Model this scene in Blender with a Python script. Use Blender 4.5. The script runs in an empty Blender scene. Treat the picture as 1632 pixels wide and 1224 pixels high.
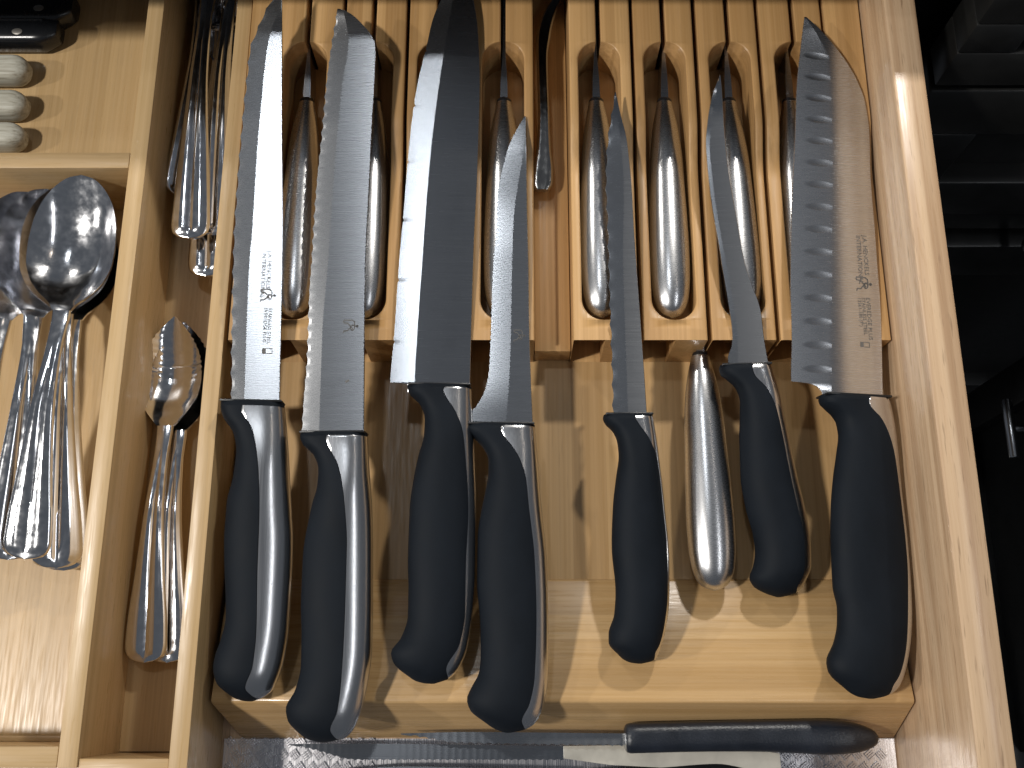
import bpy, bmesh, math, random
from mathutils import Matrix, Vector
random.seed(7)
S = 0.01                       # everything below is written in centimetres
SC = bpy.context.scene
COL = SC.collection
# ------------------------------------------------------------------ camera
TILT = 16.804
cam_d = bpy.data.cameras.new('camera')
cam = bpy.data.objects.new('camera', cam_d); COL.objects.link(cam)
cam.location = (0, 0, 50*S)
cam.rotation_euler = (math.radians(TILT), 0, 0)
cam_d.sensor_width = 36.0
cam_d.lens = 1640.0/1632.0*36.0
cam_d.clip_start = 0.01; cam_d.clip_end = 50
SC.camera = cam
# ------------------------------------------------------------------ room light
wd = bpy.data.worlds.new('World'); SC.world = wd; wd.use_nodes = True
bg = wd.node_tree.nodes['Background']
bg.inputs[0].default_value = (0.80, 0.88, 1.0, 1); bg.inputs[1].default_value = 0.105

def lamp(name, loc, aim, size, power, color=(1, 1, 1), size_y=None):
    l = bpy.data.lights.new(name, 'AREA'); l.energy = power; l.color = color
    if size_y: l.shape = 'RECTANGLE'; l.size = size*S; l.size_y = size_y*S
    else: l.shape = 'DISK'; l.size = size*S
    o = bpy.data.objects.new(name, l); COL.objects.link(o)
    o.location = Vector(loc)*S
    o.rotation_euler = (Vector(aim)-Vector(loc)).to_track_quat('-Z', 'Y').to_euler()
    return o
# puck lights under the wall cabinet above the counter, the ceiling lights, and added lamps for highlights on the steel
lamp('ceiling_or_added_lamp', (-112, -20, 170), (0, 15, 0), 13, 27.5, (1.0, .965, .91))
lamp('ceiling_or_added_lamp', (-262, -30, 170), (0, 15, 0), 10, 22, (1.0, .965, .91))
lamp('under_cabinet_lamp', (-46, 69, 60), (0, 18, 0), 4.5, 1.0, (1.0, .96, .89))
lamp('under_cabinet_lamp', (26, 69, 60), (5, 18, 0), 4.5, 3.0, (1.0, .96, .89))
lamp('ceiling_or_added_lamp', (-28, 66, 175), (0, 15, 0), 10, 2.0, (.90, .95, 1.0))  # added lamp, placed so the leftmost blade and chef bevel mirror it
lamp('ceiling_or_added_lamp', (92, 64, 175), (0, 15, 0), 10, .14, (1.0, .86, .72))  # added weak warm lamp for a brownish reflection on the santoku flat
lamp('ceiling_or_added_lamp', (98, -30, 175), (98, -30, 0), 9, 3.6, (.95, .97, 1.0), 110)  # added long lamp that draws bright streaks along the handle spine plates
SC.view_settings.view_transform = 'Standard'
SC.view_settings.look = 'None'
SC.view_settings.exposure = 0.0
SC.view_settings.gamma = 1.0
SC.render.engine = 'CYCLES'
SC.cycles.max_bounces = 8

# ------------------------------------------------------------------ materials
class NT:
    def __init__(s, name):
        s.m = bpy.data.materials.new(name); s.m.use_nodes = True
        s.t = s.m.node_tree; s.b = s.t.nodes['Principled BSDF']
    def n(s, typ, **kw):
        nd = s.t.nodes.new(typ)
        for k, v in kw.items(): setattr(nd, k, v)
        return nd
    def l(s, a, b): s.t.links.new(a, b)
    def coords(s, scale, rnd=True):
        tc = s.n('ShaderNodeTexCoord'); out = tc.outputs['Object']
        if rnd:
            oi = s.n('ShaderNodeObjectInfo')
            mu = s.n('ShaderNodeVectorMath', operation='SCALE'); cb = s.n('ShaderNodeCombineXYZ')
            for i in range(3): s.l(oi.outputs['Random'], cb.inputs[i])
            s.l(cb.outputs[0], mu.inputs[0]); mu.inputs['Scale'].default_value = 1.7
            ad = s.n('ShaderNodeVectorMath', operation='ADD'); s.l(out, ad.inputs[0]); s.l(mu.outputs[0], ad.inputs[1]); out = ad.outputs[0]
        s.raw = out
        mp = s.n('ShaderNodeMapping'); s.l(out, mp.inputs[0]); mp.inputs['Scale'].default_value = scale
        return mp.outputs[0]
    def noise(s, vec, scale=1.0, detail=3.0, rough=.55, dist=0.0):
        nd = s.n('ShaderNodeTexNoise'); s.l(vec, nd.inputs['Vector'])
        nd.inputs['Scale'].default_value = scale; nd.inputs['Detail'].default_value = detail
        nd.inputs['Roughness'].default_value = rough; nd.inputs['Distortion'].default_value = dist
        return nd.outputs['Fac']
    def ramp(s, fac, stops):
        r = s.n('ShaderNodeValToRGB'); s.l(fac, r.inputs[0]); e = r.color_ramp.elements
        while len(e) < len(stops): e.new(.5)
        for i, (p, c) in enumerate(stops):
            e[i].position = p; e[i].color = (*c, 1) if not isinstance(c, (int, float)) else (c, c, c, 1)
        return r.outputs[0]
    def mix(s, fac, a, b, mode='MIX'):
        m = s.n('ShaderNodeMix', data_type='RGBA', blend_type=mode)
        for sock, v in ((m.inputs[0], fac), (m.inputs[6], a), (m.inputs[7], b)):
            if hasattr(v, 'is_linked') or hasattr(v, 'node'): s.l(v, sock)
            elif isinstance(v, (int, float)): sock.default_value = v
            else: sock.default_value = (*v, 1)
        return m.outputs[2]
    def bump(s, h, strength, dist=.0004):
        b = s.n('ShaderNodeBump'); s.l(h, b.inputs['Height'])
        b.inputs['Strength'].default_value = strength; b.inputs['Distance'].default_value = dist
        s.l(b.outputs[0], s.b.inputs['Normal'])
    def set(s, **kw):
        for k, v in kw.items():
            sock = s.b.inputs[k.replace('_', ' ')]
            if hasattr(v, 'node'): s.l(v, sock)
            elif isinstance(v, tuple): sock.default_value = (*v, 1)
            else: sock.default_value = v
        return s.m

def wood(name, axis, light, dark, strip=.017, fine=520, along=3.5, rough=.42, strip_amt=.5, pore=.16, coat=0.0):
    t = NT(name)
    sc = [fine, fine, fine]; sc[axis] = along
    v = t.coords(tuple(sc)); raw = t.raw
    n1 = t.noise(v, 1.0, 4, .6)
    m2 = t.n('ShaderNodeMapping'); t.l(raw, m2.inputs[0]); s2 = [150]*3; s2[axis] = 1.6; m2.inputs['Scale'].default_value = s2
    n2 = t.noise(m2.outputs[0], 1.0, 3, .5, .05)
    # glued lamellas of different tone across the grain
    sp = t.n('ShaderNodeSeparateXYZ'); t.l(raw, sp.inputs[0])
    ac = 1 if axis == 0 else 0
    dv = t.n('ShaderNodeMath', operation='DIVIDE'); t.l(sp.outputs[ac], dv.inputs[0]); dv.inputs[1].default_value = strip
    fl = t.n('ShaderNodeMath', operation='FLOOR'); t.l(dv.outputs[0], fl.inputs[0])
    wn = t.n('ShaderNodeTexWhiteNoise', noise_dimensions='1D'); t.l(fl.outputs[0], wn.inputs['W'])
    c1 = t.ramp(n1, [(.38, dark), (.62, light)])
    c2 = t.ramp(n2, [(.3, tuple(a*.80 for a in light)), (.7, tuple(min(1, a*1.10) for a in light))])
    c = t.mix(.42, c1, c2)
    tone = t.ramp(wn.outputs[0], [(0, (.76, .70, .62)), (1, (1.12, 1.12, 1.12))])
    c = t.mix(strip_amt, c, t.mix(1.0, c, tone, 'MULTIPLY'))
    m3 = t.n('ShaderNodeMapping'); t.l(raw, m3.inputs[0]); s3 = [900]*3; s3[axis] = 60; m3.inputs['Scale'].default_value = s3
    n3 = t.noise(m3.outputs[0], 1.0, 2, .5)
    pm = t.ramp(n3, [(.62, 0.0), (.72, 1.0)])
    c = t.mix(t.mix(1.0, pm, (pore,)*3, 'MULTIPLY'), c, tuple(a*.55 for a in dark))
    rr = t.ramp(n3, [(.3, rough-.10), (.7, rough+.10)])
    t.bump(n3, .10, .0003)
    t.set(Base_Color=c, Roughness=rr)
    if coat: t.set(Coat_Weight=coat, Coat_Roughness=.25)
    return t.m

M = {}
BL, BD = (.565, .365, .172), (.445, .27, .108)
M['bamboo_y'] = wood('bamboo_lengthwise', 1, BL, BD)
M['bamboo_x'] = wood('bamboo_crosswise', 0, (.565, .375, .182), BD, strip=.011, along=6, rough=.31)
M['bamboo_block'] = wood('bamboo_block', 1, (.555, .34, .15), (.415, .24, .09), strip=.012, strip_amt=.85)
M['tray_y'] = wood('tray_lengthwise', 1, (.515, .355, .182), (.42, .278, .125), strip=.02, strip_amt=.35, rough=.36)
M['tray_x'] = wood('tray_crosswise', 0, (.515, .355, .182), (.42, .278, .125), strip=.02, strip_amt=.35, rough=.36)
M['maple'] = wood('drawer_wood', 1, (.60, .43, .275), (.33, .19, .10), strip=.05, fine=210, along=3.2, rough=.33, strip_amt=.3, pore=.55, coat=.25)

def steel(name, base, rough, axis=None, fine=1500, aniso=0.0, var=.10, smudge=0.0):
    t = NT(name)
    sc = [fine]*3
    if axis is not None: sc[axis] = 25
    v = t.coords(tuple(sc)); n = t.noise(v, 1.0, 2, .6)
    m2 = t.n('ShaderNodeMapping'); t.l(t.raw, m2.inputs[0]); m2.inputs['Scale'].default_value = (70, 45, 70)
    n2 = t.noise(m2.outputs[0], 1, 3, .6)
    r = t.ramp(n, [(.3, max(.02, rough-var)), (.7, rough+var)])
    c = t.ramp(n, [(.3, tuple(a*.92 for a in base)), (.7, base)])
    c = t.mix(t.ramp(n2, [(.55, 0.0), (.75, smudge)]), c, tuple(a*.75 for a in base))
    if axis is None: t.bump(n, .015, .0001)
    t.set(Base_Color=c, Metallic=1.0, Roughness=r)
    if aniso:
        t.set(Anisotropic=aniso)
        cb = t.n('ShaderNodeCombineXYZ'); cb.inputs[1].default_value = 1.0; t.l(cb.outputs[0], t.b.inputs['Tangent'])
    return t.m
M['blade'] = steel('brushed_blade_steel', (.62, .63, .65), .27, 0, 5000, aniso=.9, var=.015, smudge=.3)
M['blade_dark_reflection'] = steel('dark_reflection_blade_steel', (.50, .51, .53), .26, 0, 5000, aniso=.9, var=.015, smudge=.3)  # same steel with the dark surroundings it mirrors put into the base colour
M['spine'] = steel('satin_handle_steel', (.64, .64, .65), .24, 1, 5000, var=.03)
M['steak'] = steel('brushed_handle_steel', (.62, .62, .63), .27, 0, 5000, var=.03, smudge=.3)
M['mirror'] = steel('polished_cutlery_steel', (.82, .82, .84), .13, None, 260, var=.05, smudge=.2)
M['dark_mirror'] = steel('dark_polished_steel', (.42, .40, .38), .14, None, 260, var=.05)
M['liner'] = steel('embossed_foil', (.74, .72, .74), .27, 1, 2500)
def plain(name, col, rough, metal=0.0, bump=0.0, bscale=900, var=.0, spec=.5):
    t = NT(name)
    v = t.coords((bscale,)*3); n = t.noise(v, 1, 3, .6)
    m2 = t.n('ShaderNodeMapping'); t.l(t.raw, m2.inputs[0]); m2.inputs['Scale'].default_value = (60, 40, 60)
    n2 = t.noise(m2.outputs[0], 1, 4, .6)
    c = t.ramp(n2, [(.3, tuple(a*(1-var) for a in col)), (.7, tuple(a*(1+var) for a in col))])
    t.set(Base_Color=c, Roughness=t.ramp(n2, [(.3, rough-.05), (.7, rough+.05)]), Metallic=metal)
    t.b.inputs['Specular IOR Level'].default_value = spec
    if bump: t.bump(n, bump, .0003)
    return t.m
M['grip'] = plain('black_soft_grip', (.0075, .0100, .0140), .60, bump=.10, bscale=3500, var=.15, spec=.09)
M['collar'] = plain('black_collar', (.008, .008, .009), .35)
M['rubber'] = plain('dark_blue_black_grip', (.010, .013, .02), .34, bump=.5, bscale=900, var=.3)
M['gloss_black'] = plain('black_riveted_scale', (.010, .011, .013), .28, var=.2)
M['etch'] = plain('etched_mark', (.10, .095, .09), .6)
M['cab'] = plain('black_cabinet_paint', (.012, .012, .0115), .36, bump=.05, var=.2)
M['stone'] = plain('dark_countertop', (.03, .03, .032), .3, var=.4)
M['groove'] = plain('dark_recess', (.03, .016, .008), .8)
M['ivory'] = plain('pale_worn_steel', (.55, .52, .45), .42, metal=.6, var=.15)
M['rivet'] = plain('dull_rivet', (.35, .33, .30), .4, metal=.8)
def whitewash():
    t = NT('whitewashed_wood')
    v = t.coords((35, 500, 500)); n = t.noise(v, 1, 5, .65)
    c = t.ramp(n, [(.28, (.20, .175, .13)), (.45, (.40, .38, .31)), (.7, (.56, .55, .48))])
    t.bump(n, .35, .0004); t.set(Base_Color=c, Roughness=.6); return t.m
M['whitewash'] = whitewash()

# ------------------------------------------------------------------ mesh helpers
def link(name, verts, faces, m, parent=None, smooth=None, bevel=0):
    me = bpy.data.meshes.new(name)
    me.from_pydata([(v[0]*S, v[1]*S, v[2]*S) for v in verts], [], faces)
    bm = bmesh.new(); bm.from_mesh(me)
    bmesh.ops.remove_doubles(bm, verts=bm.verts, dist=1e-6)
    bmesh.ops.recalc_face_normals(bm, faces=bm.faces)
    if bevel:
        es = [e for e in bm.edges if len(e.link_faces) == 2 and e.calc_face_angle(0) > .5]
        bmesh.ops.bevel(bm, geom=es, offset=bevel*S, segments=2, profile=.5, affect='EDGES', clamp_overlap=True)
    bm.to_mesh(me); bm.free()
    if smooth is not None:
        for p in me.polygons: p.use_smooth = True
        me.set_sharp_from_angle(angle=math.radians(smooth))
    me.materials.append(M[m])
    o = bpy.data.objects.new(name, me); COL.objects.link(o)
    if parent: o.parent = parent
    return o
def tag(o, label, cat, group=None):
    o['label'] = label; o['category'] = cat
    if group: o['group'] = group
    return o
def thing(name, label, cat, loc=(0, 0, 0), mat=None, group=None):
    e = bpy.data.objects.new(name, None); COL.objects.link(e); e.empty_display_size = .01
    if mat is not None: e.matrix_world = mat
    else: e.location = Vector(loc)*S
    return tag(e, label, cat, group)
BF = [(0, 1, 2, 3), (7, 6, 5, 4), (0, 4, 5, 1), (1, 5, 6, 2), (2, 6, 7, 3), (3, 7, 4, 0)]
def boxv(x0, x1, y0, y1, z0, z1):
    return [(x0, y0, z0), (x1, y0, z0), (x1, y1, z0), (x0, y1, z0), (x0, y0, z1), (x1, y0, z1), (x1, y1, z1), (x0, y1, z1)]
def box(name, x0, x1, y0, y1, z0, z1, m, parent=None, bevel=.06):
    o = link(name, boxv(x0, x1, y0, y1, z0, z1), BF, m, parent, 40 if bevel else None, bevel)
    return o
def rings(rs, cap=True):
    v = []; f = []; n = len(rs[0])
    for r in rs: v += r
    for i in range(len(rs)-1):
        for j in range(n):
            k = (j+1) % n
            f.append((i*n+j, i*n+k, (i+1)*n+k, (i+1)*n+j))
    if cap:
        f.append(tuple(range(n))[::-1]); f.append(tuple((len(rs)-1)*n+j for j in range(n)))
    return v, f
def pchip(pts):
    pts = sorted(pts)
    xs = [pts[0][0]]; ys = [pts[0][1]]
    for a, b in pts[1:]:
        if a-xs[-1] > 1e-4: xs.append(a); ys.append(b)
    n = len(xs); h = [xs[i+1]-xs[i] for i in range(n-1)]; d = [(ys[i+1]-ys[i])/h[i] for i in range(n-1)]
    m = [0]*n; m[0] = d[0]; m[-1] = d[-1]
    for i in range(1, n-1):
        if d[i-1]*d[i] > 0:
            w1 = 2*h[i]+h[i-1]; w2 = h[i]+2*h[i-1]; m[i] = (w1+w2)/(w1/d[i-1]+w2/d[i])
    def f(x):
        if x <= xs[0]: return ys[0]
        if x >= xs[-1]: return ys[-1]
        i = 0
        while xs[i+1] < x: i += 1
        t = (x-xs[i])/h[i]; t2 = t*t; t3 = t2*t
        return (2*t3-3*t2+1)*ys[i]+(t3-2*t2+t)*h[i]*m[i]+(-2*t3+3*t2)*ys[i+1]+(t3-t2)*h[i]*m[i+1]
    f.lo = xs[0]; f.hi = xs[-1]
    return f
def flip(pl): return [(b, a) for a, b in pl]
def frange(a, b, n): return [a+(b-a)*i/(n-1) for i in range(n)]

# ------------------------------------------------------------------ the drawer and the cabinets round it
drawer = thing('drawer', 'pale varnished wooden drawer holding the trays and knives', 'drawer', (0, 15, -2.2))
def dl(x0, x1, y0, y1, z0, z1): return x0, x1, y0-15, y1-15, z0+2.2, z1+2.2
box('side_panel', *dl(18.26, 19.82, -12, 50, -3.0, 7.05), 'maple', drawer, .13)
box('bottom_panel', *dl(-36, 18.24, -12, 50, -2.4, -1.85), 'maple', drawer, 0)

counter = box('countertop', -90, 75, 32.9, 96, 9.6, 13.2, 'stone', None, .3)
counter['kind'] = 'structure'

def shaker_front(parent, name, x0, x1, z0, z1, y, fw):
    w, h = x1-x0, z1-z0
    t = box(name, fw-.3, w-fw+.3, .5, 1.6, fw-.3, h-fw+.3, 'cab', parent, 0)
    t.location = (x0*S, y*S, z0*S)
    box('rail', 0, w, -1.0, 1.4, h-fw, h, 'cab', t, .15); box('rail', 0, w, -1.0, 1.4, 0, fw, 'cab', t, .15)
    box('stile', 0, fw, -1.003, 1.4, fw+.01, h-fw-.01, 'cab', t, .15); box('stile', w-fw, w, -1.003, 1.4, fw+.01, h-fw-.01, 'cab', t, .15)
    return t
kc = thing('kitchen_cabinet', 'black kitchen cabinet with panelled fronts beyond the wooden drawer side', 'cabinet')
shaker_front(kc, 'drawer_front', 23.2, 62, .6, 9.0, 33, 3.0)
shaker_front(kc, 'drawer_front', 23.2, 62, -15.2, .1, 33, 4.6)
shaker_front(kc, 'door', 23.2, 62, -62, -20.6, 33, 5.5)
box('face_rail', 23.2, 62, 33.2, 35.4, -20.1, -15.7, 'cab', kc, .2)
box('carcass', 20.6, 80, 36.5, 38, -86, 9.3, 'cab', kc, 0)
fl = box('kitchen_floor', -120, 120, -120, 40, -90, -86.2, 'stone', None, 0); fl['kind'] = 'structure'
# the return of cabinets on the right, facing left
rc = thing('corner_cabinet', 'black cabinet facing left that carries the small steel bar knob', 'cabinet')
rt = box('drawer_front', .6, 1.7, -34, -3.6, 3.6, 32.4, 'cab', rc, 0); rt.location = (46*S, 29*S, -60*S)
box('rail', -.6, 1.4, -38, -.2, 32, 36, 'cab', rt, .2); box('rail', -.6, 1.4, -38, -.2, 6, 10, 'cab', rt, .2)
box('stile', -.603, 1.4, -4, -.2, 10.02, 31.98, 'cab', rt, .2)
def rod(a, b, r, n=14, dome=.0):
    a = Vector(a); b = Vector(b); d = (b-a).normalized(); q = d.to_track_quat('Z', 'Y'); L = (b-a).length
    prof = [(0, r*.86), (.07*r, r*.97), (.15*r, r), (L-.15*r, r), (L-.07*r, r*.97), (L, r*.86)]
    return rings([[tuple(a+q@Vector((rr*math.cos(2*math.pi*k/n), rr*math.sin(2*math.pi*k/n), z))) for k in range(n)] for z, rr in prof])
kb = link('knob', *rod((-2.3, -2.6, 0), (-2.3, 2.6, 0), .45), 'spine', rc, 40); kb.location = (45.3*S, 22*S, -36.1*S)
link('post', *rod((-2.2, 0, 0), (1.3, 0, 0), .32), 'spine', kb, 40)
kb2 = link('knob', *rod((-.2, -2.0, 0), (5.0, -2.0, 0), .45), 'spine', kc, 40); kb2.location = (35.9*S, 32*S, -15.9*S)
link('post', *rod((2.4, -1.9, 0), (2.4, 1.2, 0), .32), 'spine', kb2, 40)

# ------------------------------------------------------------------ knife tray
kt = thing('knife_tray', 'bamboo knife tray with slotted blocks behind and a front rest bar', 'knife tray', (2.2, 15, -1.7))
KT = (2.2, 15, -1.7)
def kl(v): return [(a-KT[0], b-KT[1], c-KT[2]) for a, b, c in v]
def kbox(name, x0, x1, y0, y1, z0, z1, m, bevel=.05): return link(name, kl(boxv(x0, x1, y0, y1, z0, z1)), BF, m, kt, 40, bevel)
kbox('base_panel', -13.62, 18.18, 5.30, 46, -1.7, 0, 'bamboo_y', .0)
# front rest bar with its sloping front
bv = [(-13.6, 5.32, -1.7), (18.19, 5.32, -1.7), (18.17, -2.0, -1.7), (-12.85, -2.0, -1.7),
      (-13.62, 5.32, .06), (18.19, 5.32, .06), (18.19, -.33, 1.5), (-13.62, -.33, 1.5)]
link('rest_bar', kl(bv), BF, 'bamboo_x', kt, 40, .13)
kbox('channel_strip', 1.12, 2.92, 16.34, 46, .0, 1.5, 'bamboo_block', .05)
YF, YB, RP = 16.27, 46.0, 1.09
def ztop(y):
    t = min(1, max(0, (y-24.9)/3.4)); return 3.42+.62*(t*t*(3-2*t))
def slot_block(x0, x1, xc, pocket=True):
    """one unit: two cheeks with the blade slit and the handle pocket between them"""
    sl = .13; ylo, yhi = 17.30, 32.45
    ys = sorted(set([YF, YB, 17.30, 32.45] + frange(YF, YB, 60) + frange(24, 29, 22) + [17.30+RP*(1-math.cos(a)) for a in frange(0, math.pi/2, 10)] + [32.45-RP*(1-math.cos(a)) for a in frange(0, math.pi/2, 10)]))
    V = []; F = []
    def inner(y):
        if y <= ylo: return 0.0
        if y < ylo+RP: return math.sqrt(max(0, RP*RP-(ylo+RP-y)**2))
        if y <= yhi-RP: return RP
        if y < yhi: return max(sl, math.sqrt(max(0, RP*RP-(y-yhi+RP)**2)))
        return sl
    for sgn, xo in ((-1, x0), (1, x1)):
        rs = []
        for y in ys:
            xi = xc+sgn*inner(y); z = ztop(y); b = .05
            xo2 = xo-sgn*b; xi2 = xi+sgn*b if inner(y) > 0 else xi
            rs.append([(xo, y, 0.02), (xo, y, z-b), (xo2, y, z-.012), (xo2-sgn*.03, y, z), (xi2+sgn*.02 if inner(y) > 0 else xi2, y, z), (xi2, y, z-.008) , (xi, y, z-b if inner(y) > 0 else z), (xi, y, 0.02)])
        v, f = rings(rs); o = len(V); V += v; F += [tuple(i+o for i in q) for q in f]
    blk = link('slot_block', kl(V), F, 'bamboo_block', kt, 35)
    link('pocket_floor', kl(boxv(xc-RP-.05, xc+RP+.05, ylo-.05, yhi+.05, .5, 1.45)), BF, 'bamboo_block', blk)
    return blk
UN = [(-12.10, -8.85, -10.62), (-8.65, -5.52, -7.20), (-5.33, -2.2, -3.80), (-2.02, 1.08, -.46),
      (2.96, 6.12, 4.48), (6.32, 9.38, 7.86), (9.62, 12.68, 11.22), (12.90, 16.12, 14.62)]
for u in UN: slot_block(*u)
def strip_block(x0, x1):
    ys = [YF, 24.9] + frange(25, 28.3, 12)[1:] + [YB]
    rs = [[(x0, y, 0.02), (x1, y, .02), (x1, y, ztop(y)), (x0, y, ztop(y))] for y in ys]
    v, f = rings(rs); return link('edge_strip', kl(v), f, 'bamboo_block', kt, 30)
strip_block(-13.6, -12.3); strip_block(16.32, 18.15)

# ------------------------------------------------------------------ cutlery tray on the left
ct = thing('cutlery_tray', 'bamboo cutlery tray with spoon compartments left of the knives', 'cutlery tray', (-24, 15, -1.8))
CT = (-24, 15, -1.8)
def cl(v): return [(a-CT[0], b-CT[1], c-CT[2]) for a, b, c in v]
def cbox(name, x0, x1, y0, y1, z0, z1, m, bevel=.06): return link(name, cl(boxv(x0, x1, y0, y1, z0, z1)), BF, m, ct, 40, bevel)
cbox('floor_panel', -35.9, -13.82, -2.55, 47.9, -1.8, -1.3, 'tray_y', 0)
cbox('long_rail', -19.33, -18.47, -2.98, 48, -1.79, 3.5, 'tray_y', .05)
cbox('long_divider', -14.60, -13.79, -4.2, 48, -1.79, 3.5, 'tray_y', .05)
cbox('cross_divider', -36, -19.34, 25.42, 26.30, -1.298, 3.496, 'tray_x', .05)
cbox('end_board', -36, -19.34, -2.98, -2.10, -1.79, 3.49, 'tray_x', .05)
cbox('end_board', -18.46, -14.61, -3.4, -2.60, -1.79, 3.40, 'tray_x', .05)
cbox('floor_groove', -36, -19.345, -2.097, -1.85, -1.299, -1.05, 'tray_x', .03)

# ------------------------------------------------------------------ black-handled kitchen knives
KN = {}
KN['K1'] = dict(o=(-11.68, -0.23, 2.42), sl=0.110, rl=-0.080,
  edge=[(-0.219,34.588),(-0.475,34.089),(-0.789,33.555),(-1.276,32.229),(-1.607,30.96),(-1.659,29.683),(-1.728,28.186),(-1.773,26.282),(-1.81,24.277),(-1.828,21.986),(-1.789,20.263),(-1.692,17.554),(-1.597,15.407),(-1.484,13.442)],
  bevel=[(-0.204,34.589),(-0.229,33.827),(-0.251,33.345),(-0.569,32.267),(-0.774,30.868),(-0.87,28.59),(-0.95,25.538),(-0.966,21.922),(-1.011,20.04),(-0.904,14.376),(-0.882,13.456)],
  spine=[(-0.188,34.59),(-0.151,33.832),(0.177,27.121),(0.52,20.717),(0.729,13.491)],
  left=[(-1.965,13.343),(-1.951,13.107),(-1.807,12.61),(-1.308,11.887),(-1.116,11.016),(-1.192,9.858),(-1.408,8.708),(-1.437,7.29),(-1.354,5.888),(-1.217,4.501),(-1.161,3.539),(-1.325,2.583),(-1.531,1.905),(-1.585,1.446),(-1.438,0.828),(-0.889,0.294),(-0.189,-0.027),(0.085,-0.053)],
  steel=[(-0.861,13.072),(-0.878,12.865),(-0.375,12.052),(-0.094,11.064),(0.082,9.879),(0.201,8.16),(0.245,5.707),(0.34,2.862),(0.248,1.477),(-0.032,0.588),(0.231,0.267),(0.487,0.08)],
  right=[(0.935,13.407),(1.206,11.379),(1.529,8.178),(1.639,7.043),(1.673,5.72),(1.647,3.334),(1.52,1.94),(1.121,0.535),(0.65,0.107),(0.194,-0.053)],
)
KN['K2'] = dict(o=(-8.35, -1.94, 2.36), sl=0.100, rl=0.025,
  edge=[(-0.348,35.187),(-0.531,33.912),(-0.679,32.616),(-0.815,30.994),(-0.926,28.696),(-1.109,25.887),(-1.186,23.708),(-1.219,22.065),(-1.277,20.288),(-1.261,17.35),(-1.356,15.101),(-1.39,13.625)],
  bevel=[(-0.062,35.182),(0.277,33.282),(0.029,30.981),(-0.193,27.012),(-0.373,22.056),(-0.547,18.193),(-0.542,13.619)],
  spine=[(-0.253,35.185),(0.198,34.969),(0.977,34.231),(1.401,33.674),(1.6,33.226),(1.647,32.578),(1.622,30.957),(1.551,28.661),(1.479,25.307),(1.408,22.037),(1.53,13.607)],
  left=[(-1.419,13.625),(-1.411,13.419),(-1.251,13.038),(-0.769,12.598),(-0.512,11.871),(-0.545,11.149),(-0.748,10.319),(-1.091,7.886),(-1.106,5.996),(-1.018,4.38),(-1.002,3.188),(-1.215,2.169),(-1.603,1.397),(-1.499,0.894),(-1.036,0.393),(-0.583,0.078),(-0.053,-0.052)],
  steel=[(-0.068,13.411),(-0.092,13.236),(0.005,12.943),(0.465,12.155),(0.722,11.287),(0.901,10.083),(1.035,8.356),(1.03,5.524),(0.964,2.918),(0.815,1.344),(0.507,0.552),(0.626,0.289),(0.798,0.079)],
  right=[(1.676,13.606),(1.801,12.061),(1.999,9.851),(2.085,7.402),(2.135,4.104),(1.857,1.796),(1.576,0.895),(1.044,0.132),(0.222,-0.052)],
)
KN['K3'] = dict(o=(-3.50, 0.54, 2.62), sl=0.060, rl=-0.055,
  edge=[(0.496,35.528),(0.115,34.844),(-0.293,34.017),(-0.721,32.759),(-0.95,31.487),(-1.404,29.057),(-1.611,27.239),(-1.769,24.91),(-1.907,22.035),(-2.05,19.524),(-2.182,15.82),(-2.292,13.573),(-1.495,13.525),(-1.461,13.344)],
  bevel=[(0.529,35.529),(0.324,34.042),(-0.13,30.552),(-0.58,26.102),(-0.766,23.192),(-0.909,20.035),(-1.08,15.841),(-1.143,13.592),(-1.137,13.349)],
  spine=[(0.561,35.53),(0.963,34.879),(1.365,34.083),(1.686,31.585),(1.775,29.166),(1.7,24.436),(1.562,20.257),(1.494,15.89),(1.466,13.391)],
  left=[(-1.493,13.434),(-1.459,13.283),(-1.365,13.042),(-0.882,12.565),(-0.63,11.847),(-0.643,11.13),(-0.881,10.12),(-1.11,8.828),(-1.224,7.669),(-1.249,5.393),(-1.183,3.969),(-1.181,2.838),(-1.462,1.882),(-1.889,1.258),(-1.794,0.882),(-1.085,0.239),(-0.414,-0.054),(-0.054,-0.08)],
  steel=[(0.283,13.25),(0.198,13.066),(0.382,12.705),(0.836,11.988),(1.142,11.154),(1.273,10.146),(1.456,7.407),(1.374,4.933),(1.372,3.041),(1.14,1.617),(0.572,0.563),(0.631,0.321),(0.69,0.134)],
  right=[(1.524,13.483),(1.567,12.421),(1.676,10.655),(1.796,7.872),(1.801,4.935),(1.71,3.042),(1.532,1.618),(1.209,0.698),(0.69,0.134),(0.057,-0.08)],
)
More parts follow.
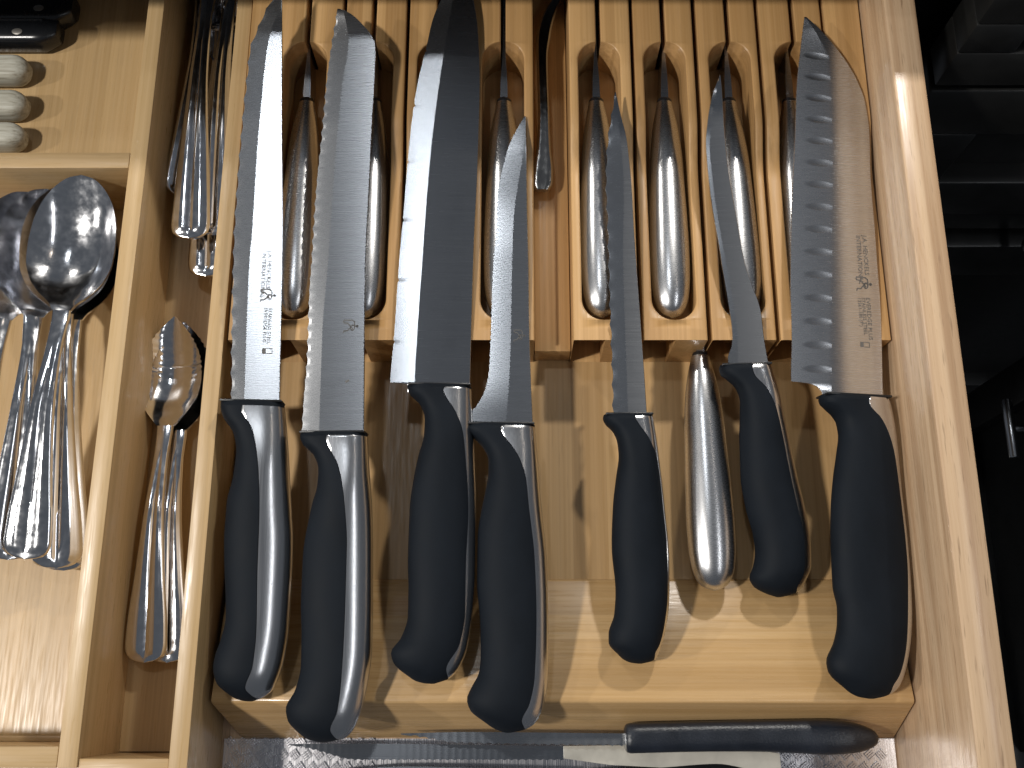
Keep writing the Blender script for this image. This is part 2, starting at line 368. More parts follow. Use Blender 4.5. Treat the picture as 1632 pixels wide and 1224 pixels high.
KN['K4'] = dict(o=(-0.30, -1.55, 2.36), sl=0.062, rl=-0.030,
  edge=[(0.882,29.582),(0.439,28.745),(0.125,28.019),(-0.185,26.857),(-0.459,25.341),(-0.54,23.093),(-0.654,21.695),(-0.729,19.046),(-0.83,16.277),(-1.002,15.42),(-1.351,14.688),(-1.729,14.143),(-1.812,13.662)],
  bevel=[(0.914,29.582),(0.818,27.689),(0.567,25.926),(0.351,24.224),(0.263,21.706),(0.21,17.99),(0.153,16.287),(-0.017,13.676)],
  spine=[(0.93,29.583),(0.975,27.692),(1.001,24.233),(1.058,21.716),(1.084,19.066),(1.167,15.866),(1.251,13.685)],
  left=[(-1.9,13.691),(-1.927,13.482),(-1.777,13.244),(-1.452,13.008),(-1.038,12.536),(-0.83,12.035),(-0.825,11.446),(-0.964,10.541),(-1.158,9.556),(-1.292,8.496),(-1.302,6.548),(-1.143,4.638),(-1.102,3.248),(-1.179,2.494),(-1.506,1.851),(-1.695,1.372),(-1.579,0.948),(-0.939,0.421),(-0.165,0.0),(0.083,-0.052)],
  steel=[(-0.223,13.554),(-0.281,13.404),(-0.191,13.106),(0.25,12.545),(0.602,11.956),(0.865,11.135),(1.008,9.798),(1.262,7.513),(1.34,5.139),(1.247,2.334),(1.022,1.213),(0.689,0.499),(0.772,0.288),(0.882,0.104)],
  right=[(1.339,13.716),(1.508,11.755),(1.645,9.801),(1.864,7.515),(1.935,5.14),(1.92,2.792),(1.716,1.212),(1.352,0.419),(0.827,0.078),(0.193,-0.053)],
)
KN['K5'] = dict(o=(5.62, 1.39, 2.00), sl=0.104, rl=0.000,
  edge=[(-0.468,27.666),(-0.577,26.856),(-0.786,25.683),(-0.934,24.321),(-1.001,22.289),(-0.958,21.187),(-0.94,18.724),(-0.906,15.594),(-0.864,12.96),(-0.866,11.213)],
  bevel=[(-0.436,27.666),(-0.339,26.218),(-0.189,24.321),(-0.126,22.843),(-0.241,18.724),(-0.214,15.594),(-0.157,11.213)],
  spine=[(-0.42,27.666),(-0.208,26.486),(0.076,25.117),(0.245,22.843),(0.337,20.094),(0.398,18.724),(0.62,14.025),(0.729,11.213)],
  left=[(-1.309,11.273),(-1.341,11.123),(-1.227,10.855),(-0.88,10.497),(-0.683,9.993),(-0.636,9.372),(-0.773,8.374),(-0.944,7.035),(-1.037,5.11),(-0.9,3.187),(-0.978,2.125),(-1.249,1.265),(-1.256,0.879),(-0.869,0.384),(-0.311,0.0),(0.084,-0.055)],
  steel=[(0.107,11.153),(0.076,11.064),(0.217,10.795),(0.701,10.082),(1.007,9.372),(1.185,8.374),(1.317,6.775),(1.444,5.11),(1.418,3.187),(1.235,1.736),(0.982,0.796),(0.774,0.411),(0.766,0.109)],
  right=[(0.997,11.273),(1.167,9.874),(1.437,6.919),(1.574,4.627),(1.519,2.711),(1.344,1.542),(1.032,0.521),(0.737,0.082),(0.197,-0.055)],
)
KN['K6'] = dict(o=(12.36, 4.39, 1.40), sl=0.190, rl=0.100,
  edge=[(-1.674,25.245),(-2.081,24.179),(-2.34,22.981),(-2.481,21.686),(-2.401,19.821),(-2.252,18.217),(-2.067,16.81),(-1.936,15.599),(-1.711,13.779),(-1.593,12.312),(-1.643,11.798),(-1.845,11.199),(-1.831,10.805)],
  bevel=[(-1.659,25.244),(-1.967,23.981),(-2.198,22.718),(-2.308,21.456),(-2.22,19.812),(-2.072,18.209),(-1.727,15.59),(-1.504,13.771),(-1.357,12.304),(-1.39,10.792)],
  spine=[(-1.644,25.243),(-1.608,24.6),(-1.571,22.494),(-1.446,20.34),(-1.175,18.168),(-0.857,15.771),(-0.601,14.808),(-0.217,13.419),(-0.124,12.172),(0.048,10.748)],
  left=[(-2.243,10.848),(-2.279,10.698),(-2.23,10.425),(-1.917,10.145),(-1.523,9.712),(-1.371,9.109),(-1.397,8.481),(-1.477,7.262),(-1.49,5.546),(-1.319,4.074),(-1.028,2.756),(-0.971,2.058),(-1.087,1.365),(-1.282,0.847),(-1.126,0.47),(-0.567,0.12),(-0.06,-0.057)],
  steel=[(-0.771,10.803),(-0.836,10.655),(-0.763,10.321),(-0.234,9.676),(0.139,8.859),(0.379,7.722),(0.711,5.502),(0.96,4.035),(1.185,2.724),(1.152,1.425),(1.009,0.822),(0.789,0.394),(0.807,0.165)],
  right=[(0.144,10.925),(0.215,10.562),(0.39,9.897),(0.713,8.04),(1.115,5.494),(1.39,4.028),(1.57,2.4),(1.551,1.42),(1.29,0.733),(0.805,0.136),(0.112,-0.058)],
)
KN['K7'] = dict(o=(15.86, -0.12, 2.62), sl=0.067, rl=-0.190,
  edge=[(-1.334,33.4),(-1.59,31.867),(-1.961,29.438),(-2.222,26.468),(-2.571,23.013),(-2.796,19.965),(-2.878,18.414),(-2.926,16.303),(-3.071,14.138),(-2.257,14.093),(-1.761,13.939),(-1.555,13.68),(-1.538,13.44)],
  bevel=[(-1.299,33.404),(-0.673,32.303),(-0.135,30.95),(-0.229,27.256),(-0.66,20.39),(-1.076,14.249),(-1.126,13.462)],
  spine=[(-1.229,33.413),(-0.543,32.749),(0.136,31.977),(0.804,31.064),(1.325,30.067),(1.691,28.883),(1.797,27.473),(1.688,24.536),(1.718,21.721),(1.715,20.322),(1.731,18.75),(1.508,13.601)],
  left=[(-1.626,13.556),(-1.667,13.403),(-1.588,13.138),(-1.167,12.8),(-0.821,12.281),(-0.761,11.749),(-0.907,10.946),(-1.172,9.738),(-1.396,8.147),(-1.5,6.502),(-1.515,4.802),(-1.364,3.842),(-1.412,3.105),(-1.609,2.372),(-2.024,1.484),(-1.959,1.085),(-1.315,0.45),(-0.627,0.027),(-0.124,-0.053)],
  steel=[(0.467,13.455),(0.36,13.299),(0.403,12.999),(0.876,12.452),(1.234,11.662),(1.459,10.84),(1.606,9.844),(1.735,8.247),(1.817,6.103),(1.595,3.719),(1.367,2.017),(0.981,0.988),(0.637,0.452),(0.643,0.133)],
  right=[(1.68,13.732),(1.844,12.921),(1.98,11.367),(2.07,8.867),(2.161,7.252),(2.186,5.63),(2.137,3.893),(2.012,2.76),(1.813,1.83),(1.53,0.99),(1.178,0.399),(0.638,0.079),(0.056,-0.053)],
)


def scallop(kind, u):
    if kind == 'wave': return .085*abs(math.sin(math.pi*u/.98))-.04
    if kind == 'fine': return .022*(abs(math.sin(math.pi*u/.30)))-.01
    if kind == 'bread': return .06*abs(math.sin(math.pi*u/.62))+.015*math.sin(9*u)
    if kind == 'micro': return .022*math.sin(2*math.pi*u/.085)
    if kind == 'nicks': return .05 if (u*10) % 31 < 1.4 else 0
    return 0.0
def etch_text(parent, txt, v, u, size, depth_z, rot=-90):
    cu = bpy.data.curves.new('etched_text', 'FONT'); cu.body = txt; cu.size = size*S; cu.extrude = .00002; cu.resolution_u = 2
    to = bpy.data.objects.new('tmp', cu); COL.objects.link(to)
    dg = bpy.context.evaluated_depsgraph_get(); me = bpy.data.meshes.new_from_object(to.evaluated_get(dg))
    bpy.data.objects.remove(to)
    me.materials.clear(); me.materials.append(M['etch'])
    o = bpy.data.objects.new('etched_text', me); COL.objects.link(o); o.parent = parent
    o.location = (v*S, u*S, depth_z*S); o.rotation_euler = (0, 0, math.radians(rot))
    return o
def strokes(lines, w):
    V = []; F = []
    for pl in lines:
        for (x0, y0), (x1, y1) in zip(pl, pl[1:]):
            d = math.hypot(x1-x0, y1-y0) or 1; nx, ny = -(y1-y0)/d*w/2, (x1-x0)/d*w/2; ex, ey = (x1-x0)/d*w*.3, (y1-y0)/d*w*.3
            k = len(V)
            V += [(x0+nx-ex, y0+ny-ey, 0), (x0-nx-ex, y0-ny-ey, 0), (x1-nx+ex, y1-ny+ey, 0), (x1+nx+ex, y1+ny+ey, 0)]
            F.append((k, k+1, k+2, k+3))
    return V, F
def emblem(parent, v, u, w, h, z):
    circ = [(.60+.13*math.cos(a), .40+.2*math.sin(a)) for a in frange(0, 2*math.pi, 11)]
    head = [(.90+.045*math.cos(a), .52+.07*math.sin(a)) for a in frange(0, 2*math.pi, 8)]
    L = [[(0, .92), (.04, .78), (.28, .76), (.46, .52), (.60, .32)], [(0, .02), (.05, .16), (.26, .16), (.46, .42), (.62, .58)], circ, head,
         [(.62, .58), (.74, .62), (.72, .86), (.60, .98)], [(.74, .52), (.98, .52)], [(.02, .99), (.60, .99)]]
    sc = [[((x-.5)*w, (y-.5)*h) for x, y in l] for l in L]
    V, F = strokes(sc, .055*w+.012)
    V = [(a, b, 0) for a, b, c in V]
    o = link('etched_emblem', V, F, 'etch', parent); o.location = (v*S, u*S, z*S); return o
BLH = .085
def knife(key, label, edge_kind, bm='blade', tb=.085, te=.006, dimples=False, roll=0.0, hollow=None):
    d = KN[key]; sl, rl = d['sl'], d['rl']+roll
    n = Vector((-rl, -sl, 1)).normalized(); ev = Vector((1, 0, rl)).normalized(); eu = n.cross(ev)
    mt = Matrix(((ev.x, eu.x, n.x, d['o'][0]*S), (ev.y, eu.y, n.y, d['o'][1]*S), (ev.z, eu.z, n.z, d['o'][2]*S), (0, 0, 0, 1)))
    root = thing('kitchen_knife', label, 'knife', mat=mt)
    E, B, P = (pchip(flip(d[k])) for k in ('edge', 'bevel', 'spine'))
    LF, ST, RT = (pchip(flip(d[k])) for k in ('left', 'steel', 'right'))
    # blade
    lo, hi = max(E.lo, P.lo), min(E.hi, P.hi)
    step = .022 if edge_kind in ('micro',) else .04
    us = frange(lo-.25, hi-.004, int((hi-lo)/step))
    nE, nP = (14, 14) if dimples else (5, 5)
    rs = []
    for u in us:
        e, b, p = E(u), B(u), P(u)
        w = p-e
        tipk = min(1, w/.9)
        hb = BLH*tipk
        b = max(e+.01*w, min(b, p-.02*w)); cut = 0
        if edge_kind and e < b-.1: cut = scallop(edge_kind, u)*min(1, (b-e)/.3)*(1 if u < hi-.3 else 0)
        top = []
        for i in range(nE):
            t = i/(nE-1); v = e+(b-e)*t
            h = te+(tb*tipk-te)*(t if hollow is None else t**hollow)
            top.append([v if i else v+cut, h])
        for i in range(1, nP):
            t = i/(nP-1); v = b+(p-b)*t; h = tb*tipk+(hb-tb*tipk)*t
            if i == nP-1: top.append([v-.02*tipk, h])
            top.append([v, h if i < nP-1 else h-.018*tipk])
        if dimples:
            for q in top:
                for k in range(16):
                    uc = DIM0-k*DIMS
                    if abs(u-uc) < .28:
                        vc = B(u)-.02-.62
                        r2 = ((q[0]-vc)/.68)**2+((u-uc)/.20)**2
                        if r2 < 1: q[1] -= .022*(1-r2)
        rs.append([(v, u, h) for v, h in top]+[(v, u, -h) for v, h in reversed(top)])
    v, f = rings(rs)
    blade = link('blade', v, f, bm, root, 4 if dimples else 1.6)
    # handle
    lo = max(LF.lo, RT.lo)+.004; hi = min(LF.hi, RT.hi)
    uS0, uS1 = ST.lo, ST.hi
    us = sorted(set([lo] + [lo+.9*(i/14)**2 for i in range(15)] + frange(lo+.9, hi, 64) + [uS0-.001, uS0+.001, uS1-.001, uS1+.001] + [uS1-.3*(i/8)**2 for i in range(1, 9)]))
    us = [u for u in us if lo <= u <= hi]
    def th(u):
        s = min(1, max(0, (u-lo)/1.5)); t = .96*math.sqrt(max(0.0, 1-(1-s)**2))
        k = min(1, max(0, (hi-u)/3.2)); t *= .80+.20*(k*k*(3-2*k))
        k2 = min(1, max(0, (hi-u)/.25)); t *= .82+.18*math.sqrt(k2)
        return max(.03, t)
    def hh(v, l, r, t, u):
        k = min(1, max(0, (hi-u)/3.6)); pw = 2.15+2.6*(1-k)**2
        m_ = (l+r)/2; x = min(1, abs(v-m_)/max(1e-4, (r-l)/2)); return t*(max(0, 1-x**pw))**(1/2.05)
    gr = []; stl = []
    cosr = [(1-math.cos(math.pi*i/14))/2 for i in range(15)]
    for u in us:
        l, r, t = LF(u), RT(u), th(u)
        if r-l < .02: r = l+.02
        s_ = r
        if uS0 <= u <= uS1: s_ = min(r-.01, max(l+.02, ST(u)))
        top = [(l+(s_-l)*c, hh(l+(s_-l)*c, l, r, t, u)) for c in cosr]
        gr.append([(v, u, h) for v, h in top]+[(v, u, -h) for v, h in reversed(top)])
        if uS0 < u < uS1:
            cc = [(1-math.cos(math.pi*i/10))/2 for i in range(11)]
            top = [(s_+(r-s_)*c+.012*c, hh(s_+(r-s_)*c, l, r, t, u)+(.012 if c > 0 else -.03)) for c in cc]
            stl.append([(v, u, h) for v, h in top]+[(v, u, -h) for v, h in reversed(top)])
    v, f = rings(gr); link('grip', v, f, 'grip', root, 50)
    v, f = rings(stl); link('spine_plate', v, f, 'spine', root, 50)
    # thin dark collar where the blade enters the handle
    l, r = LF(hi), RT(hi); e, p = E(hi), P(hi)
    link('collar', boxv(l+.06, r-.03, hi-.06, hi+.05, -.62, .62), BF, 'collar', root, 40, .04)
    return root, blade
DIM0, DIMS = 31.9, 1.17

K1, b1 = knife('K1', 'leftmost black-handled knife with scalloped edge and bright lettered blade', 'wave', tb=.07)
K2, b2 = knife('K2', 'round-tipped bread knife with black handle, second from the left', 'bread', tb=.08, te=.03)
K3, b3 = knife('K3', 'broad dark-looking chef knife with black handle and bright ground edge', 'nicks', 'blade_dark_reflection', tb=.10)
K4, b4 = knife('K4', 'pointed boning knife with black handle lying against the chef knife', 'fine', tb=.075)
K5, b5 = knife('K5', 'slim straight utility knife with black handle in the middle of the tray', 'wave', 'blade_dark_reflection', tb=.08, te=.03)
K6, b6 = knife('K6', 'short curved tilted knife with black handle left of the santoku', 'micro', 'blade_dark_reflection', tb=.085, te=.072)
DIM0, DIMS = 31.203, 1.1721
K7, b7 = knife('K7', 'wide santoku knife with row of hollows and lettering beside drawer side', 'micro', tb=.085, te=.02, dimples=True)
ZT = BLH+.012
def marks(bl, p1, p2, pe, ew, eh, p3, lines, p4, sz):
    etch_text(bl, 'J.A. HENCKELS', p1[0], p1[1], sz, ZT); etch_text(bl, 'INTERNATIONAL', p2[0], p2[1], sz, ZT)
    emblem(bl, pe[0], pe[1], ew, eh, ZT)
    for (q, tx, s2) in lines: etch_text(bl, tx, q[0], q[1], s2, ZT)
    w = .16
    link('etched_box', [(a*w+p4[0], b*w+p4[1], ZT) for a, b in ((-1, -.8), (0, -.8), (0, .8), (-1, .8))], [(0, 1, 2, 3)], 'etch', bl)
    V, F = strokes([[(p4[0]+.04, p4[1]-.12), (p4[0]+.3, p4[1]-.12), (p4[0]+.3, p4[1]+.12), (p4[0]+.04, p4[1]+.12)]], .03)
    link('etched_box', [(a, b, ZT) for a, b, c in V], F, 'etch', bl)
marks(b1, (-0.158, 20.662), (-0.421, 20.591), (-0.046, 18.461), .72, .62, None,
      [((0.014, 17.879), 'STAINLESS STEEL', .235), ((-0.191, 17.873), 'EVEREDGE PLUS', .235)], (-0.024, 15.779), .29)
marks(b7, (1.014, 21.694), (0.679, 21.666), (0.936, 19.169), .82, .70, None,
      [((0.987, 18.505), 'EVEREDGE PLUS', .30), ((0.756, 18.488), 'STAINLESS STEEL', .25), ((0.558, 18.474), '13561-180 (7")', .24)], (0.688, 16.132), .32)
emblem(b2, *(0.807, 18.670), .72, .62, ZT)
emblem(b4, *(0.631, 18.026), .55, .58, ZT)
link('etched_dot', strokes([[((0.761, 16.070)[0], (0.761, 16.070)[1]), ((0.645, 16.011)[0], (0.645, 16.011)[1])]], .10)[0], [(0, 1, 2, 3)], 'etch', b2).location = (0, 0, ZT*S)

# ------------------------------------------------------------------ steel-handled steak knives standing in the slots
SP = pchip([(0, .02), (.10, .30), (.26, .52), (.6, .74), (1.2, .89), (2.2, .98), (3.3, 1.0), (5.4, .955), (7.1, .89), (8.6, .835), (10.2, .70), (11.3, .52), (11.85, .41), (11.97, .40)])
def steak_knife(label, x, y0, z0, z1, x1=None, blade=True, yaw=0.0, scale=1.0, blade_len=9.0, fat=1.0):
    """handle end at y0, handle runs to the back; blade stands on edge behind it"""
    t = thing('steak_knife', label, 'steak knife', (x, y0, z0), group='steel-handled steak knives')
    L = 11.97*scale
    t.rotation_euler = (math.atan2(z1-z0, L), 0, yaw)
    rs = []
    for u in [0, .04, .1, .18, .3]+frange(.5, 11.97, 40):
        w = SP(u)*fat; h = w*.86
        rs.append([(w*math.cos(a), u*scale, h*math.sin(a)) for a in (2*math.pi*k/28 for k in range(28))])
    v, f = rings(rs); link('handle', v, f, 'steak', t, 60)
    w = .385
    rs = [[(w*k*math.cos(a), (11.95+q)*scale, w*k*.9*math.sin(a)) for a in (2*math.pi*j/20 for j in range(20))] for q, k in ((0, 1), (.14, 1.02), (.22, .9), (.24, .5))]
    v, f = rings(rs); link('collar', v, f, 'collar', t, 50)
    if blade:
        y = 12.1*scale; q = [(0, .2, .30), (1.2, .17, .48), (2.4, .09, .62), (3.0, .075, .66), (blade_len, .06, .5)]
        rs = [[(-w, y+a, -1.25*min(1, .5+a/2)), (w, y+a, -1.25*min(1, .5+a/2)), (w, y+a, h*.55), (-w, y+a, h*.55)] for a, w, h in q]
        v, f = rings(rs); link('blade', v, f, 'blade_dark_reflection', t, 30)
    return t
PK = 17.62
steak_knife('steel steak knife handle between the two leftmost blades', -10.72, PK, 2.74, 2.74)
steak_knife('steel steak knife handle peeking out right of the round-tipped bread knife', -7.22, PK, 2.74, 2.74)
steak_knife('steel steak knife handle just left of the boning knife blade', -.42, PK, 2.74, 2.74)
steak_knife('steel steak knife handle beside the slim utility knife', 4.40, PK, 2.74, 2.74)
steak_knife('fully visible steel steak knife handle in its own pocket right of the utility knife', 7.82, PK, 2.74, 2.74, yaw=-.012)
steak_knife('steel steak knife handle behind the short curved knife', 11.36, PK, 2.74, 2.74, yaw=.004)
steak_knife('steel steak knife handle mostly hidden under the santoku blade', 14.50, PK, 2.74, 2.74)
steak_knife('loose steel steak knife lying in front of the blocks with worn handle', 9.42, 4.62, 1.42, 1.75, yaw=.012, scale=.95, blade_len=14, fat=1.14)

# ------------------------------------------------------------------ spoons and other cutlery
def cutlery_piece(name, label, end, tip, bowl_len, bowl_w, depth, hw, neck_w, cat, group=None, pointed=False, arch=.55, tilt=0.0, fork=False, roll=0.0):
    """end / tip: (x, y, z) of the handle end and of the bowl tip"""
    e, tp = Vector(end), Vector(tip); d = tp-e; L = d.length
    ydir = d.normalized(); xdir = ydir.cross(Vector((0, 0, 1))).normalized(); zdir = xdir.cross(ydir)
    mt = Matrix.Translation(e*S) @ Matrix((xdir, ydir, zdir)).transposed().to_4x4() @ Matrix.Rotation(roll, 4, 'Y')
    t = thing(name, label, cat, mat=mt, group=group)
    nb = L-bowl_len
    wid = pchip([(0, .06), (.05, hw*.42), (.18, hw*.72), (.42, hw*.93), (.8, hw), (1.6, hw*.97), (nb*.35, hw*.74), (nb*.65, hw*.48), (nb*.88, neck_w), (nb, neck_w*1.15)])
    if pointed:
        bw = pchip([(0, neck_w*1.15), (.06, neck_w*2.0), (.14, bowl_w*.66), (.28, bowl_w*.93), (.42, bowl_w), (.6, bowl_w*.93), (.8, bowl_w*.62), (.93, bowl_w*.27), (1, .05)])
    else:
        bw = pchip([(0, neck_w*1.15), (.05, neck_w*1.7), (.12, bowl_w*.58), (.22, bowl_w*.84), (.36, bowl_w*.985), (.47, bowl_w), (.62, bowl_w*.965), (.76, bowl_w*.85), (.87, bowl_w*.66), (.94, bowl_w*.46), (.98, bowl_w*.27), (1, .05)])
    zc = pchip([(0, 0), (nb*.25, arch*.55), (nb*.6, arch), (nb*.85, arch*.45), (nb, .0), (L, 0)])
    NV = 24
    def hrow(y):
        w = wid(y); th = .10; top = []; bot = []
        for j in range(NV+1):
            x = -w+2*w*j/NV; q = x/w
            edge = min(1, max(0, (1-abs(q))/.16))
            k = min(1, max(0, (nb*.9-y)/(nb*.3)))
            lobe = .07*math.exp(-((abs(q)-.47)/.26)**2)*k*min(1, max(0, (y-.30)/.18)) - .055*math.exp(-(q/.09)**2)*k*min(1, max(0, (y-.2)/.3))
            z = zc(y)+.10*math.sqrt(edge)+lobe+.06*(1-q*q)
            top.append((x, y, z)); bot.append((x, y, zc(y)-th*math.sqrt(edge)*.9))
        return top+bot[::-1]
    v, f = rings([hrow(y) for y in [0, .03, .07, .12, .18, .25, .32, .4, .5, .6, .72, .85, 1.0]+frange(1.2, nb, 44)])
    link('handle', v, f, 'mirror', t, 45)
    if fork: return t
    rs = []
    for s in [0, .01, .02, .035]+frange(.05, .95, 40)+[.965, .98, .99, 1.0]:
        y = nb+bowl_len*s; w = bw(s)
        if pointed and s > .45: w += .045*math.sin(s*bowl_len*2*math.pi/.30)*min(1, w)
        dp = depth*min(1, (w/bowl_w)**1.3)*math.sin(math.pi*min(1, max(0, .06+.90*s)))**.6
        top = []; bot = []
        for j in range(NV+1):
            q = -math.cos(math.pi*j/NV); x = w*q
            z = -dp*(1-abs(q)**2.3); z += (1-min(1, s/.08))*.12
            top.append((x, y, z+.02)); bot.append((x, y, z-.13-(.06 if s < .1 else 0)))
        rs.append(top+bot[::-1])
    v, f = rings(rs); link('bowl', v, f, 'mirror', t, 50)
    return t
G1 = 'large spoons stacked in the left compartment'
cutlery_piece('serving_spoon', 'large polished spoon on top of the stack in the left compartment', (-23.05, 6.15, .9), (-21.85, 25.25, 3.05), 7.1, 2.2, 1.1, 1.15, .40, 'spoon', G1)
cutlery_piece('serving_spoon', 'large spoon whose bowl shows just left of the topmost spoon', (-21.85, 5.8, .2), (-22.95, 25.2, 2.05), 6.9, 2.15, 1.1, 1.15, .40, 'spoon', G1, roll=.34)
cutlery_piece('serving_spoon', 'large spoon under the stack whose handle shows at its right', (-21.70, 5.75, -.35), (-22.70, 25.1, 1.45), 6.9, 2.1, 1.1, 1.15, .40, 'spoon', G1, roll=.25)
cutlery_piece('serving_spoon', 'large dark-looking spoon leaning left of the stack', (-24.25, 6.2, .2), (-24.15, 25.15, 1.75), 6.9, 2.1, 1.2, 1.15, .40, 'spoon', G1, roll=.45)
cutlery_piece('serving_spoon', 'large spoon at the left edge with its handle running out of the picture', (-27.0, 6.9, .1), (-25.2, 25.1, 1.5), 6.9, 2.1, 1.2, 1.15, .40, 'spoon', G1, roll=.5)
G2 = 'small serrated spoons in the narrow compartment'
cutlery_piece('grapefruit_spoon', 'upper serrated-tip spoon in the narrow compartment beside the divider', (-17.30, 1.45, -.25), (-17.42, 18.7, .10), 5.8, 1.62, .95, 1.0, .36, 'spoon', G2, pointed=True)
cutlery_piece('grapefruit_spoon', 'lower serrated spoon peeking out right of the upper one in the narrow compartment', (-16.35, 1.45, -.62), (-17.05, 18.55, -.30), 5.8, 1.62, .9, 1.0, .36, 'spoon', G2, pointed=True)
G3 = 'dark flatware handles in the narrow compartment'
cutlery_piece('flatware', 'shadowed flatware piece on top whose scalloped handle end points forward', (-16.55, 22.4, 1.55), (-16.75, 42.5, 2.2), 5.5, 1.6, .8, 1.0, .38, 'flatware', G3)
cutlery_piece('flatware', 'shadowed flatware piece beneath, its handle end nearest the small serrated spoons', (-15.95, 20.9, .15), (-16.35, 41, .7), 5.5, 1.6, .8, 1.0, .38, 'flatware', G3)
cutlery_piece('flatware', 'shadowed flatware handle wedged against the divider above the scalloped ends', (-15.55, 22.9, 1.05), (-15.75, 43, 1.5), 5.5, 1.6, .8, 1.0, .38, 'flatware', G3)
cutlery_piece('flatware', 'spoon lying the other way with its glinting bowl tip in the shade', (-16.1, 52, 1.2), (-15.85, 33.2, .9), 6.0, 1.5, .9, 1.0, .38, 'flatware', G3)
cutlery_piece('flatware', 'shadowed flatware leaning along the left side of the narrow compartment', (-17.85, 25.6, .0), (-17.7, 45, .4), 5.5, 1.6, .8, .9, .36, 'flatware', G3, roll=.7)
# dark spoon handle lying in the channel between the blocks
def rowpiece():
    t = thing('dessert_fork', 'dark polished curved handle lying in the channel between the slotted blocks', 'flatware', (1.5, 24.8, 2.0))
    C = [(0, .02, .42), (.12, .03, .58), (.45, .06, .66), (1.2, .10, .62), (2.2, .14, .45), (4.0, .16, .35), (6.0, .12, .34), (7.6, .10, .36), (9.0, .2, .46), (10.2, .45, .42), (11.6, 1.1, .36), (13.5, 2.0, .4)]
    cx = pchip([(a, b) for a, b, c in C]); wd_ = pchip([(a, c) for a, b, c in C])
    rs = []
    for y in frange(0, 13.5, 60):
        w = wd_(y)*.85; z = .25+.5*math.sin(math.pi*min(1, y/13))
        rs.append([(cx(y)+w*math.cos(a), y, z+.22*math.sin(a)*(1+.3*math.cos(2*a))) for a in (2*math.pi*k/20 for k in range(20))])
    v, f = rings(rs); link('handle', v, f, 'dark_mirror', t, 50)
rowpiece()

# ------------------------------------------------------------------ knife handles at the upper left
def scale_handle(name, label, x1, yc, hy, z0, hz, m, group, butt='round', rivets=()):
    t = thing(name, label, 'knife', (x1-5, yc, z0), group=group)
    xs = [5-.02, 5-.08, 5-.2, 5-.38, 5-.6, 5-.9]+frange(5-1.3, -7, 12)
    rs = []
    for x in xs:
        k = min(1, (5-x)/.9); r = math.sqrt(max(0, 1-(1-k)**2)) if butt == 'round' else min(1, .55+.45*k**.7)
        lift = (1-r)*hy*(.55 if butt == 'bevel' else .0)
        n = 22; ring = []
        for j in range(n):
            a = 2*math.pi*j/n; c, s_ = math.cos(a), math.sin(a)
            ring.append((x, math.copysign(abs(c)**.55, c)*hy*(r*.9+.1)+lift, hz+math.copysign(abs(s_)**.55, s_)*hz*(r*.75+.25)))
        rs.append(ring)
    v, f = rings(rs); link('handle', v, f, m, t, 55)
    for rx in rivets:
        rr = [[(rx+q*.30*math.cos(a), -.25+q*.2*math.sin(a), hz*2+h) for a in (2*math.pi*k/14 for k in range(14))] for q, h in ((1, -.1), (1, .012), (.8, .03))]
        v, f = rings(rr); link('rivet', v, f, 'rivet', t, 40)
    if rivets:
        link('tang', boxv(-7, 4.2, .50, .58, hz, hz*1.985), BF, 'spine', t)
    return t
G4 = 'knife handles entering at the upper left'
scale_handle('table_knife', 'black knife handle cut by the top left corner', -25.1, 37.6, .95, -1.28, .75, 'gloss_black', G4, 'bevel', (3.2,))
scale_handle('table_knife', 'black riveted knife handle with bright tang line at upper left', -25.8, 36.05, .82, -1.28, .75, 'gloss_black', G4, 'bevel', (2.9,))
scale_handle('table_knife', 'whitewashed wooden knife handle nearest the black handles', -27.2, 33.75, .80, -1.28, .72, 'whitewash', G4)
scale_handle('table_knife', 'whitewashed wooden knife handle in the middle of the three pale ones', -27.0, 31.5, .78, -1.28, .72, 'whitewash', G4)
scale_handle('table_knife', 'whitewashed wooden knife handle nearest the spoon compartment', -26.85, 29.5, .74, -1.28, .72, 'whitewash', G4)

# ------------------------------------------------------------------ foil liner and the knives lying across the front
ln = thing('drawer_liner', 'silver embossed foil liner on the drawer bottom in front of the rest bar', 'liner', (2, -6, -1.84))
box('sheet', -15.7, 16.2, -5.8, 4.0, 0, .03, 'liner', ln, 0)
rib = None
for cx0, cx1 in ((-13.4, -6.4), (12.2, 17.4)):
    i = 0
    x = cx0
    while x < cx1:
        for jy in range(4):
            y = -2.15-jy*.56; px = x+(.28 if jy % 2 else 0)
            if rib is None:
                V = []; F = []
                for k in range(4):
                    o = len(V); V += boxv(-.20, .20, -.20+k*.105, -.135+k*.105, -.02, .10); F += [tuple(a+o for a in q) for q in BF]
                rib = link('weave_rib', V, F, 'liner', ln, 30); r = rib
            else:
                r = rib.copy(); COL.objects.link(r); r.parent = ln
            r.location = ((px-2)*S, (y+6)*S, .035*S); r.rotation_euler = (0, 0, math.radians(38 if (i+jy) % 2 else -52))
        x += .56; i += 1

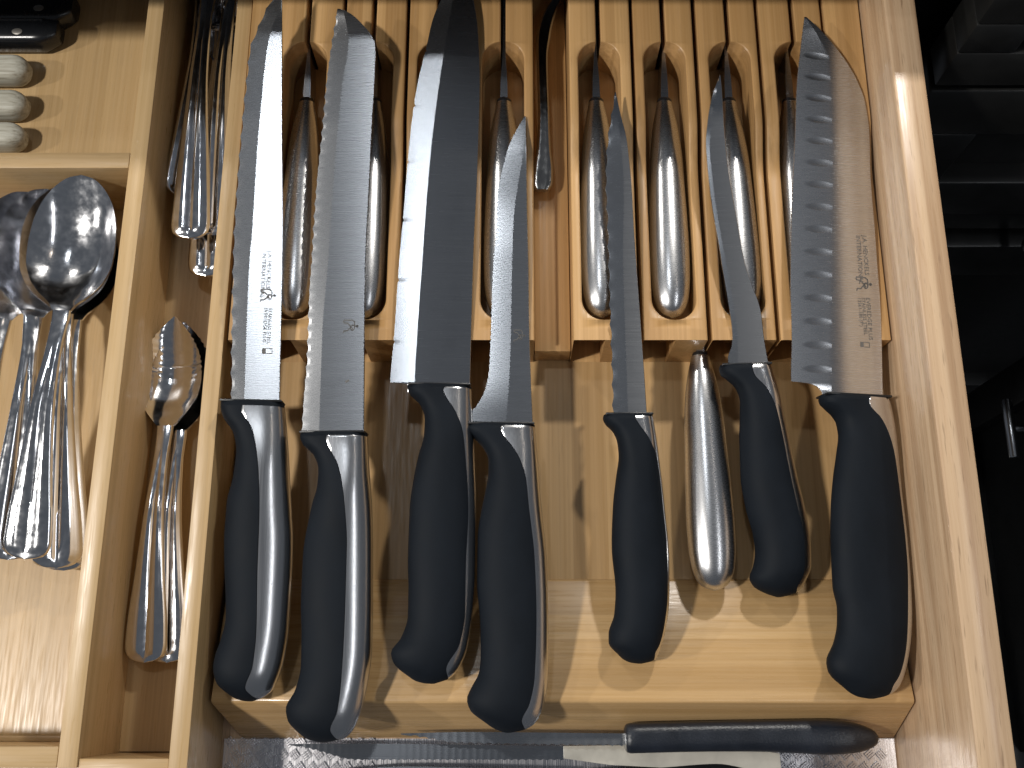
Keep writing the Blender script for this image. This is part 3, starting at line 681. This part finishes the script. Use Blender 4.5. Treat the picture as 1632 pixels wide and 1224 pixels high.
# serrated knife with the dark textured handle
fk = thing('serrated_knife', 'serrated knife with blue-black textured handle lying across the front', 'knife', (10.9, -1.9, .35))
HP = [(-5.75, .52), (-5.68, .66), (-5.5, .72), (-3, .72), (0, .74), (2.0, .80), (3.4, .84), (4.6, .74), (5.4, .50), (5.75, .25), (5.85, .05)]
hw = pchip(HP); rs = []
for x in [-5.75, -5.72, -5.66, -5.5]+frange(-5.2, 5.85, 60):
    w = hw(x); ring = []
    for j in range(26):
        a = 2*math.pi*j/26; c, s_ = math.cos(a), math.sin(a)
        ring.append((x, math.copysign(abs(c)**.75, c)*w*.92+.10*math.sin((x+5.7)/11.5*math.pi), math.copysign(abs(s_)**.8, s_)*w*.85))
    rs.append(ring)
v, f = rings(rs); link('handle', v, f, 'rubber', fk, 40)
def flat_blade(name, parent, x0, x1, up, lo_, z, th, m, teeth=0.0, pitch=.4):
    U = pchip(up); Lw = pchip(lo_); rs = []
    for x in frange(x0, x1, int(abs(x1-x0)/.05)):
        a, b = U(x), Lw(x)
        if teeth and a-b > .12: b += teeth*abs(math.sin(math.pi*x/pitch))
        if b > a-.02: b = a-.02
        rs.append([(x, a, z+th), (x, a, z-th), (x, b, z-.01), (x, b, z+.01)])
    v, f = rings(rs); return link(name, v, f, m, parent, 20)
flat_blade('blade', fk, -16.0, -5.7, [(-16, .20), (-13, .26), (-5.7, .20)], [(-16, .15), (-15, 0), (-13.5, -.22), (-5.7, -.36)], -.30, .05, 'blade', .07, .42)
fb = thing('toothed_knife', 'long toothed steel knife with pale tang lying across the front under the dark handle', 'knife', (-2, -2.5, -.75))
flat_blade('blade', fb, -8.4, 4.4, [(-8.4, .30), (-6, .33), (4.4, .22)], [(-8.4, .27), (-7.2, .02), (-5.2, -.42), (4.4, -.42)], 0, .06, 'blade_dark_reflection', .06, .33)
rs = [[(x, b, -.15), (x, a, -.15), (x, a, .17), (x, (a+b)/2, .22), (x, b, .17)] for x, a, b in ((4.4, .22, -.32), (6.5, .25, -.60), (9.5, .25, -.75), (12.5, .12, -.85), (14.4, -.10, -1.2))]
v, f = rings(rs); link('tang', v, f, 'ivory', fb, 30)
fd = thing('black_handled_knife', 'black smooth-handled knife only partly visible at the bottom edge', 'knife', (4, -3.7, -.7))
rs = []
hp = pchip([(-1.5, .2), (0, .32), (3, .5), (5.5, .66), (6.6, .5), (7.6, .2), (8.2, .05)])
for x in frange(-1.5, 8.2, 40):
    w = hp(x); rs.append([(x, w*math.cos(a)+.05, .55*w*math.sin(a)) for a in (2*math.pi*k/18 for k in range(18))])
v, f = rings(rs); link('handle', v, f, 'gloss_black', fd, 50)
flat_blade('blade', fd, -14.0, -1.4, [(-14, .0), (-12, .35), (-9, .52), (-1.4, .36)], [(-14, -.05), (-12.5, -.5), (-1.4, -.6)], 0, .06, 'blade_dark_reflection')
